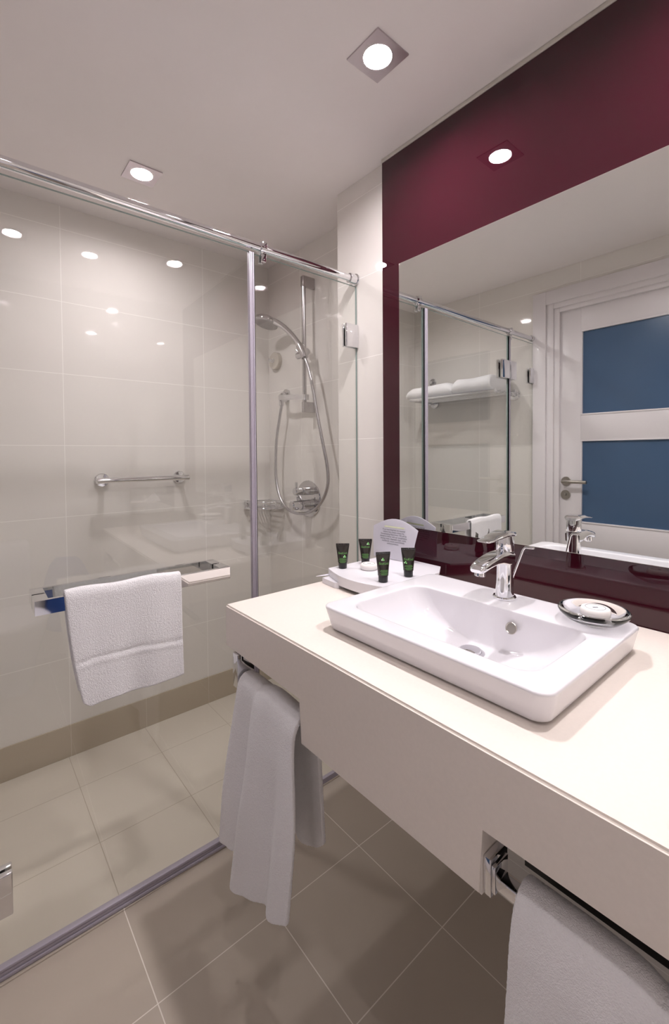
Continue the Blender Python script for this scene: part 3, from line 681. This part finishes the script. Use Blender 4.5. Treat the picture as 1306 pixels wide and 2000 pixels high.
# ------------------------------------------------------------------ soap dish and soaps
def soap(name, label, x, y, z, ang, group=None):
    t = thing(name, label, 'soap', (x, y, z), group)
    n = 48; rings = []
    for h, s_, sc_ in ((0.0, 0.86, 0), (0.003, 0.97, 0.6), (0.008, 1.0, 1), (0.012, 0.99, 1), (0.016, 0.93, 0.8), (0.0175, 0.86, 0.3), (0.0175, 0.64, 0), (0.0168, 0.62, 0), (0.0168, 0.0, 0)):
        rings.append([(x + 0.0265 * s_ * (1 + 0.035 * sc_ * abs(math.sin(4 * a))) * math.cos(a + ang), y + 0.0265 * s_ * (1 + 0.035 * sc_ * abs(math.sin(4 * a))) * math.sin(a + ang), z + h) for a in [2 * PI * k / n for k in range(n)]])
    b = BM(); loft(b, rings, 0, True, False); bmesh.ops.remove_doubles(b, verts=b.verts, dist=1e-6); sb_ = obj('bar', b, 'soap', t, 50)
    b = BM(); rings = [[(x + r * math.cos(2 * PI * k / n), y + r * math.sin(2 * PI * k / n), z + h) for k in range(n)] for r, h in ((0.0172, 0.0171), (0.0172, 0.0178), (0.0180, 0.0178), (0.0180, 0.0171))]
    loft(b, rings); 
    for s_ in (-1, 0, 1):
        o_ = [(s_ * 0.0035 + 0.0016 * math.cos(a), 0.0026 * math.sin(a)) for a in [2 * PI * k / 10 for k in range(10)]]
        prism(b, o_, (x, y, z + 0.0169), (0.76, -0.65, 0), (0.65, 0.76, 0), (0, 0, 1), 0.0004)
    obj('printed_ring', b, 'soap_ring', sb_, 50)['label'] = 'dark printed ring on the soap face'
    return t
dsx, dsy = 0.948, 0.337
b = BM(); n = 64
prof = [(0.0, 0.028), (0.003, 0.036), (0.010, 0.050), (0.020, 0.061), (0.025, 0.0635), (0.029, 0.062), (0.030, 0.058), (0.026, 0.050), (0.0185, 0.043), (0.016, 0.038), (0.015, 0.0)]
lathe(b, (dsx, dsy, SZ + 0.0004), (0, 0, 1), prof, n, cap1=False)
tag(obj('soap_dish', b, 'crystal', None, 60), 'clear glass oval soap dish on the right corner of the washbasin', 'soap dish')
soap('soap_bar', 'round scalloped soap bar lying in the clear glass dish', dsx - 0.002, dsy - 0.004, SZ + 0.0158, 0.2)

# ------------------------------------------------------------------ amenity tray with tubes, soap and card
at = thing('amenity_tray', 'frosted white arched tray holding toiletries in the counter corner', 'tray', (0.95, 0.96, ZT))
ZTR = 0.927
def arc_outline(x0, y0, x1, y1, bulge, n=12):
    out = []
    for k in range(n + 1):
        t = k / n; x = x0 + (x1 - x0) * t; y = y0 + (y1 - y0) * t
        out.append((x - bulge * math.sin(PI * t), y))
    return out
front = arc_outline(0.862, 1.058, 0.850, 0.800, 0.030)
top = front + [(1.075, 0.800), (1.135, 0.84), (1.135, 1.058)]
b = BM(); prism(b, top, (0, 0, ZTR - 0.005), (1, 0, 0), (0, 1, 0), (0, 0, 1), 0.005)
bmesh.ops.recalc_face_normals(b, faces=b.faces)
obj('top_plate', b, 'frost', at, 30)
b = BM()
fr = front; n = len(fr); o_ = []; i_ = []
for x, y in fr: o_.append((x, y)); i_.append((x + 0.006, y))
rings = []
for k, (x, y) in enumerate(fr):
    t = k / (n - 1); zb_ = ZT + 0.0005 + 0.010 * math.sin(PI * t) ** 0.6 if 0 < t < 1 else ZT + 0.0005
    rings.append([(x + 0.001, y, ZTR - 0.005), (x + 0.007, y, ZTR - 0.005), (x + 0.007, y, zb_), (x + 0.001, y, zb_)])
loft(b, rings, 0, True, True)
box(b, 0.868, 1.13, 1.050, 1.057, ZT + 0.0005, ZTR - 0.005); box(b, 1.126, 1.133, 0.86, 1.05, ZT + 0.0005, ZTR - 0.005)
obj('skirt', b, 'frost', at, 30)
b = BM(); prism(b, [(0.832, 1.050), (0.826, 0.985), (0.833, 0.975), (0.855, 0.975), (0.860, 1.050)], (0, 0, ZT + 0.0005), (1, 0, 0), (0, 1, 0), (0, 0, 1), 0.016)
obj('side_foot', b, 'frost', at, 30)
b = BM(); prism(b, [(0.822, 1.068), (0.872, 1.045), (0.872, 1.064)], (0, 0, ZT + 0.018), (1, 0, 0), (0, 1, 0), (0, 0, 1), 0.0012)
tag(obj('paper_slip', b, 'card', None), 'tip of a white paper slip sticking out at the tray corner', 'paper')
soap('soap_bar', 'round scalloped soap bar lying between the tubes on the frosted tray', 0.948, 0.966, ZTR + 0.0004, 0.5)

def tube_bottle(label, x, y, leaf_pos, txt_h, seed, top_w=0.0215, h=0.080, turn=0.0):
    """squeeze tube standing on its cap, flat crimped end upward"""
    t = thing('toiletry_tube', label, 'tube', (x, y, ZTR), 'black toiletry tubes on the tray')
    z0 = ZTR + 0.0004
    view = Vector((x, y, 0)).normalized(); view.rotate(Matrix.Rotation(turn, 3, 'Z')); right = Vector((view.y, -view.x, 0)); fr_ = -view
    def ring(z, a, c, nn=28): return [Vector((x, y, z)) + right * (a * math.cos(2 * PI * k / nn)) + fr_ * (c * math.sin(2 * PI * k / nn)) for k in range(nn)]
    b = BM(); loft(b, [ring(z0, 0.0122, 0.0122), ring(z0 + 0.001, 0.0128, 0.0128), ring(z0 + 0.017, 0.0133, 0.0133), ring(z0 + 0.018, 0.0125, 0.0125)], 0, True, True)
    obj('screw_cap', b, 'tube_cap', t, 40)
    b = BM(); R = []
    for s_ in [i / 12 for i in range(13)]:
        z = z0 + 0.018 + s_ * (h - 0.018 - 0.006); a = 0.0148 + (top_w - 0.0148) * s_ ** 1.3; c = 0.0142 * (1 - s_ ** 1.5) + 0.0008; R.append(ring(z, a, c))
    R.append(ring(z0 + h - 0.005, top_w, 0.0010)); R.append(ring(z0 + h, top_w + 0.0002, 0.0009))
    loft(b, R, 0, True, True)
    bo = obj('tube_body', b, 'tube', t, 50)
    b = BM()
    for k in range(9):
        p = Vector((x, y, z0 + h - 0.0035)) + right * (-top_w + 0.003 + k * (2 * top_w - 0.006) / 8)
        prism(b, [(-0.0014, 0.003), (0.0014, 0.003), (0.0, -0.003)], p + fr_ * 0.0009, right, (0, 0, 1), fr_, 0.0004)
    obj('crimp_pattern', b, 'tube_cap', bo)
    def surf(a, zz):     # point on the front of the tube at sideways a, height zz
        s_ = min(1, max(0, (zz - 0.018) / (h - 0.024))); A = 0.0148 + (top_w - 0.0148) * s_ ** 1.3; Cc = 0.0142 * (1 - s_ ** 1.5) + 0.0008
        return Vector((x, y, z0 + zz)) + right * a + fr_ * (Cc * math.sqrt(max(0.02, 1 - min(1, (a / A) ** 2))) + 0.0005)
    def wrap(bm):
        for v_ in bm.verts: v_.co = surf(v_.co.x, v_.co.y)
        return bm
    b = text_bm([('BeeKind', 0)], 0.0095, 0.01, 0.82); 
    for v_ in b.verts: v_.co.y += txt_h
    obj('brand_print', wrap(b), 'green', bo, recalc=False)['label'] = 'green BeeKind lettering'
    b = BM()
    for r_ in range(5):
        yy = 0.034 - r_ * 0.0030 - (0.002 if txt_h < 0.05 else 0); wd = (0.0095, 0.0110, 0.0090, 0.0105, 0.0085)[r_]; xx = -wd
        rnd = random.Random(seed * 10 + r_)
        while xx < wd:
            w_ = rnd.uniform(0.0012, 0.0032); x2 = min(xx + w_, wd)
            vs4 = [b.verts.new((px_, yy + py_, 0)) for px_, py_ in ((xx, -0.0007), (x2, -0.0007), (x2, 0.0007), (xx, 0.0007))]; b.faces.new(vs4); xx = x2 + 0.0005
    obj('fine_print', wrap(b), 'green', bo, recalc=False)['label'] = 'small green lines of print, too fine to read'
    lx, lz = leaf_pos
    b = BM()
    for k, ang in enumerate((90, 200, 330)):
        a = math.radians(ang); cx_, cz_ = lx + 0.0026 * math.cos(a), lz + 0.0026 * math.sin(a)
        vs_ = [b.verts.new((cx_ + 0.0021 * math.cos(q), cz_ + 0.0018 * math.sin(q), 0)) for q in [2 * PI * j / 12 for j in range(12)]]
        b.faces.new(vs_).material_index = 0 if k != 1 else 1
    obj('leaf_emblem', wrap(b), ['leaf', 'leaf_pale'], bo, recalc=False)['label'] = 'light green three-leaf emblem'
    return t
tube_bottle('black toiletry tube at the left end of the tray, emblem under the lettering', 0.897, 1.030, (0.006, 0.0375), 0.0475, 1, top_w=0.0205, h=0.076)
tube_bottle('black toiletry tube at the back of the tray, tallest against the cream wall', 0.985, 1.020, (0.0085, 0.065), 0.0555, 2, top_w=0.0215, h=0.080)
tube_bottle('black toiletry tube nearest the washbasin, emblem above the lettering', 0.884, 0.846, (-0.002, 0.062), 0.0515, 3, top_w=0.0205, h=0.082, turn=0.25)
tube_bottle('black toiletry tube in front of the notice card, by the burgundy panel', 0.977, 0.835, (-0.009, 0.0415), 0.0505, 4, top_w=0.0205, h=0.082, turn=0.1)

# notice card: clear-printed arched acrylic leaning back on the tray
nc = thing('notice_card', 'white arched notice card with printed text standing at the back of the tray', 'card', (1.09, 0.98, ZTR))
c0 = Vector((1.082, 1.090, ZTR - 0.003)); c1 = Vector((1.098, 0.912, ZTR - 0.003))
ax = (c1 - c0); cw = ax.length; ax.normalize(); nrm = Vector((-ax.y, ax.x, 0)) * -1
if nrm.x > 0: nrm = -nrm
ay = (Vector((0, 0, 1)) + Vector((0.10, 0, 0))).normalized(); an = ax.cross(ay).normalized()
W_ = cw; ol = [(0.012, 0.001), (W_ - 0.010, 0.001), (W_ - 0.004, 0.06), (W_ + 0.006, 0.106)]
for k in range(1, 12):
    t = k / 12; ol.append((W_ + 0.006 - (W_ + 0.004) * t, 0.106 + 0.030 * math.sin(PI * t) - 0.002 * t))
ol += [(0.002, 0.104), (0.004, 0.06)]
org = Vector((c0.x, c0.y, ZTR + 0.0005))
b = BM(); prism(b, ol, org, ax, ay, an, 0.002); cs_ = obj('card_sheet', b, 'acrylic', nc, 30)
if an.x > 0: sgn_f = -1
else: sgn_f = 1
lines = ['If you have forgotten any essential', 'toiletry item, please contact the', 'Housekeeping Department. We will be', 'pleased to deliver with our compliments:', 'shaving cream, disposable razor, comb,', 'toothbrush, cotton wool & female', 'sanitary products.']
front_o = org + an * (0.0024 if an.x < 0 else -0.0004); back_o = org + an * (-0.0004 if an.x < 0 else 0.0024)
for nm, oo in (('printed_text', front_o), ('printed_text', back_o)):
    b = text_bm([(s_, 0) for s_ in lines], 0.0076, 0.0076, 0.88); place(b, oo + ax * (W_ * 0.50) + ay * 0.097, ax, ay)
    o_ = obj(nm, b, 'ink', cs_, recalc=False); o_['label'] = 'black centred paragraph of print'
for oo in (front_o, back_o):
    b = BM(); prism(b, [(W_ * 0.28, 0.1045), (W_ * 0.74, 0.1045), (W_ * 0.74, 0.1095), (W_ * 0.28, 0.1095)], oo, ax, ay, an, 0.0002)
    obj('pale_heading', b, 'ink_pale', cs_)['label'] = 'faded yellow-green heading band'

# ------------------------------------------------------------------ towels
def sheet(name, P, ns, nt_, thick, label, group=None, mat='towel', extra=None, seed=0):
    bm = BM(); V = [[bm.verts.new(P(i / ns, j / nt_)) for j in range(nt_ + 1)] for i in range(ns + 1)]
    for i in range(ns):
        for j in range(nt_): bm.faces.new((V[i][j], V[i + 1][j], V[i + 1][j + 1], V[i][j + 1]))
    t = None
    o = obj(name, bm, mat, None, 80)
    so_ = o.modifiers.new('solid', 'SOLIDIFY'); so_.thickness = thick; so_.offset = 0
    su = o.modifiers.new('sub', 'SUBSURF'); su.levels = 1; su.render_levels = 2
    tx = bpy.data.textures.new('terry', 'CLOUDS'); tx.noise_scale = 0.0026; tx.noise_depth = 1
    dm = o.modifiers.new('pile', 'DISPLACE'); dm.texture = tx; dm.strength = 0.0015; dm.mid_level = 0.5; dm.texture_coords = 'GLOBAL'
    tag(o, label, 'towel', group)
    return o
DOOR_AJAR = -0.017
def sstep(a, b_, x):
    t = min(1, max(0, (x - a) / (b_ - a))); return t * t * (3 - 2 * t)
def path_at(pts, t):
    """point at fraction t of a polyline of Vectors (by length)"""
    L = [0]
    for a, c in zip(pts, pts[1:]): L.append(L[-1] + (c - a).length)
    d = t * L[-1]
    for i in range(len(pts) - 1):
        if d <= L[i + 1] or i == len(pts) - 2: return pts[i].lerp(pts[i + 1], (d - L[i]) / max(1e-9, L[i + 1] - L[i]))
# white hand towel over the outer towel bar
BY = YG - 0.057
def hand(s, t):
    zl = 0.958
    zb_ = 0.672 + 0.012 * s + 0.005 * math.sin(6 * s) + (0.018 * (1 - s / 0.08) ** 2 if s < 0.08 else 0)
    zbk = 0.70
    pts = [Vector((0, BY - 0.016, zb_)), Vector((0, BY - 0.014, 0.80)), Vector((0, BY - 0.0125, 0.90)), Vector((0, BY - 0.012, 0.945)), Vector((0, BY - 0.007, zl + 0.001)), Vector((0, BY + 0.002, zl + 0.002)), Vector((0, BY + 0.012, zl - 0.004)), Vector((0, BY + 0.017, 0.94)), Vector((0, BY + 0.021, 0.90)), Vector((0, BY + 0.024, zbk))]
    p = path_at(pts, t)
    k = max(0, (zl - p.z) / 0.28); fr_ = 1 if t < 0.5 else 0
    xl = 0.180 + 0.020 * k + 0.015 * k ** 3; xr = 0.455 + 0.002 * k
    x = xl + (xr - xl) * s
    if fr_: p.y += -0.0045 * math.sin(s * 9 + 0.6) * k - 0.003 * math.sin(s * 17 + k * 3) * k - 0.0012 * math.sin(s * 4 + 1) * 2 * k
    band = math.exp(-((p.z - (0.786 + 0.006 * math.sin(s * 5))) / 0.004) ** 2) * fr_
    p.y += 0.0022 * band
    if band < 0.01 and fr_: p.y += -0.0014 * math.exp(-((p.z - (0.775 + 0.006 * math.sin(s * 5))) / 0.005) ** 2)
    return Vector((x, p.y, p.z + 0.002 * math.sin(s * 11)))
ht = sheet('hand_towel', hand, 44, 90, 0.009, 'white terry hand towel draped over the chrome bar of the shower door')

Rz = Matrix.Translation((0.35, YG, 0)) @ Matrix.Rotation(DOOR_AJAR, 4, 'Z') @ Matrix.Translation((-0.35, -YG, 0))
ht.data.transform(Rz); sd.rotation_euler.z = DOOR_AJAR

# towel bars under the counter
tb = thing('towel_rail', 'square chrome towel rail in the left cut-out of the counter apron', 'towel rail', (0.55, 0.87, 0.72))
b = BM(); box(b, 0.517, 0.565, 0.996, 1.022, 0.694, 0.7795, 0.0015); obj('bracket', b, 'chrome', tb, 30)
b = BM(); box(b, 0.532, 0.552, n1 + 0.0005, 0.996, 0.710, 0.730, 0.001); obj('bar', b, 'chrome', tb, 30)
tb2 = thing('towel_rail', 'square chrome towel rail in the right cut-out of the counter apron', 'towel rail', (0.55, 0.1, 0.70))
b = BM(); box(b, 0.528, 0.572, n2 - 0.012, n2 - 0.0005, 0.686, 0.738, 0.0015); box(b, 0.532, 0.566, n2 - 0.016, n2 - 0.011, 0.690, 0.728, 0.0015); obj('bracket', b, 'chrome', tb2, 30)
b = BM(); box(b, 0.544, 0.564, -0.098, n2 - 0.012, 0.684, 0.704, 0.001); obj('bar', b, 'chrome', tb2, 30)
b = BM(); box(b, 0.532, 0.572, -0.098, -0.086, 0.686, 0.7795, 0.0015); obj('bracket', b, 'chrome', tb2, 30)

# bath towel on the left rail: folded lengthways, long front fall and shorter back fall
def bath(s, t):
    k0 = sstep(0.30, 0.40, s)          # pleat: the right part lies in front of the left part
    zf = 0.325 if s < 0.33 else 0.262 + 0.100 * ((s - 0.36) / 0.64)
    zf = 0.325 * (1 - k0) + (0.268 + 0.095 * max(0, (s - 0.36) / 0.64)) * k0
    zbk = 0.43 - 0.05 * math.sin(s * PI)
    top = 0.733 + 0.008 * math.exp(-((s - 0.55) / 0.18) ** 2) - 0.006 * math.exp(-((s - 0.33) / 0.05) ** 2)
    xo = 0.012 * (1 - k0)
    pts = [Vector((0.466 + xo * 1.3, 0, zf)), Vector((0.478 + xo, 0, 0.46)), Vector((0.497 + xo, 0, 0.62)), Vector((0.512 + xo * 0.5, 0, 0.700)), Vector((0.522, 0, top - 0.012)), Vector((0.537, 0, top)), Vector((0.553, 0, top - 0.004)), Vector((0.570, 0, 0.715)), Vector((0.580, 0, 0.62)), Vector((0.592, 0, zbk))]
    p = path_at(pts, t); k = max(0, (top - p.z) / 0.45)
    front = 1 if p.x < 0.54 else 0
    yl = 0.990 + (0.022 * k if front else -0.10 * min(1, k * 1.3)); yr = 0.743 - (0.036 * sstep(0.0, 1.0, (0.512 - p.x) / 0.03) if front else 0)
    y = yl + (yr - yl) * s
    if front:
        p.x += -0.0090 * math.sin(s * 15 + 0.5) * min(1, k * 2.2) - 0.004 * math.sin(s * 29 + k * 2) * min(1, k * 1.5)
        y += 0.045 * k * (1 - abs(s - 0.36) / 0.64 if s > 0.36 else s / 0.36) * 0.9
    else: p.x += 0.007 * math.sin(s * 12) * k
    return Vector((p.x, y, p.z))
sheet('bath_towel', bath, 70, 90, 0.011, 'white terry towel hanging long from the left rail under the counter')
def bath2(s, t):
    k0 = sstep(0.36, 0.44, s)
    zf = 0.36 + 0.02 * math.sin(s * 5); zbk = 0.46
    top = 0.718 - 0.008 * k0 + 0.002 * math.sin(s * 9)
    xo = 0.014 * k0
    pts = [Vector((0.500 + xo, 0, zf)), Vector((0.512 + xo, 0, 0.56)), Vector((0.520 + xo, 0, 0.66)), Vector((0.528 + xo * 0.6, 0, top - 0.022)), Vector((0.538, 0, top - 0.006)), Vector((0.553, 0, top)), Vector((0.568, 0, top - 0.004)), Vector((0.580, 0, top - 0.03)), Vector((0.588, 0, 0.62)), Vector((0.592, 0, zbk))]
    p = path_at(pts, t); k = max(0, (top - p.z) / 0.4)
    front = p.x < 0.553
    yl = 0.279 + (0.012 * k); yr = -0.075
    y = yl + (yr - yl) * s
    if front: p.x += 0.005 * math.sin(s * 17 + 1) * min(1, k * 2) + 0.003 * math.sin(s * 31 + 5 * k) * min(1, k * 2)
    return Vector((p.x, y, p.z))
sheet('bath_towel', bath2, 70, 80, 0.012, 'white terry towel over the right rail under the counter, nearest the camera')

# ------------------------------------------------------------------ things behind the camera, seen only as reflections
wc = thing('toilet', 'white ceramic toilet behind the camera, glimpsed reflected in the shower glass', 'toilet', (0.12, -0.30, ZF))
def oval(cx_, cy_, rx, ry, z, n=40, flat=0.0):
    return [(cx_ + rx * math.cos(a), (cy_ + ry * math.sin(a)) if math.sin(a) > 0 else cy_ + ry * (1 - flat) * math.sin(a), z) for a in [2 * PI * k / n for k in range(n)]]
b = BM(); loft(b, [oval(0.12, -0.36, 0.11, 0.16, ZF + 0.0005), oval(0.12, -0.35, 0.12, 0.18, 0.20), oval(0.12, -0.32, 0.165, 0.23, 0.36), oval(0.12, -0.31, 0.175, 0.24, 0.43), oval(0.12, -0.31, 0.12, 0.18, 0.43), oval(0.12, -0.33, 0.06, 0.09, 0.33)], 0, True, True)
obj('bowl', b, 'ceramic', wc, 50)
b = BM(); loft(b, [oval(0.12, -0.31, 0.178, 0.243, 0.4305), oval(0.12, -0.31, 0.180, 0.245, 0.445), oval(0.12, -0.31, 0.172, 0.237, 0.456), oval(0.12, -0.31, 0.05, 0.08, 0.460)], 0, True, True)
obj('lid', b, 'ceramic', wc, 50)
b = BM(); box(b, -0.06, 0.23, YF + 0.001, YF + 0.165, 0.42, 0.80, 0.02, 3); obj('cistern', b, 'ceramic', wc, 40)
tbx = thing('tissue_dispenser', 'chrome tissue box plate on the wall behind the counter, seen as a faint reflection', 'tissue box', (0.92, YF, 0.97))
b = BM(); box(b, 0.79, 1.08, YF + 0.0005, YF + 0.012, 0.885, 1.065, 0.003); obj('plate', b, 'chrome', tbx, 30)
b = BM(); prism(b, [(-0.05, -0.01), (0.05, -0.01), (0.035, 0.02), (0.01, 0.045), (-0.015, 0.03), (-0.03, 0.015)], (0.935, YF + 0.012, 0.975), (1, 0, 0), (0, 0, 1), (0, 1, 0), 0.004); obj('tissue', b, 'towel_band', tbx)

# every other object without label stays plain structure

b = BM(); n = 26; rings = []  # added unseen cloth, supplies the blue reflection of jeans in the towel bar
for i in range(15):
    t = i / 14; z = 0.66 - 0.42 * t; w_ = 0.055 + 0.055 * min(1, t * 3) ** 0.7 - (0.02 if t > 0.95 else 0)
    rings.append([(0.41 + 1.1 * w_ * math.cos(a) * (1 + 0.05 * math.sin(3 * a + 6 * t)), YF + 0.052 + 0.045 * math.sin(a) * (0.5 + 0.5 * min(1, t * 3)) * (1 + 0.08 * math.sin(5 * a + t * 9)), z + 0.01 * math.sin(2 * a + t * 8)) for a in [2 * PI * k / n for k in range(n)]])
loft(b, rings, 0, True, True)
tag(obj('reflection_cloth', b, 'denim', None, 60), 'added blue cloth behind the camera, standing in for blue jeans mirrored in the chrome towel bar', 'cloth')
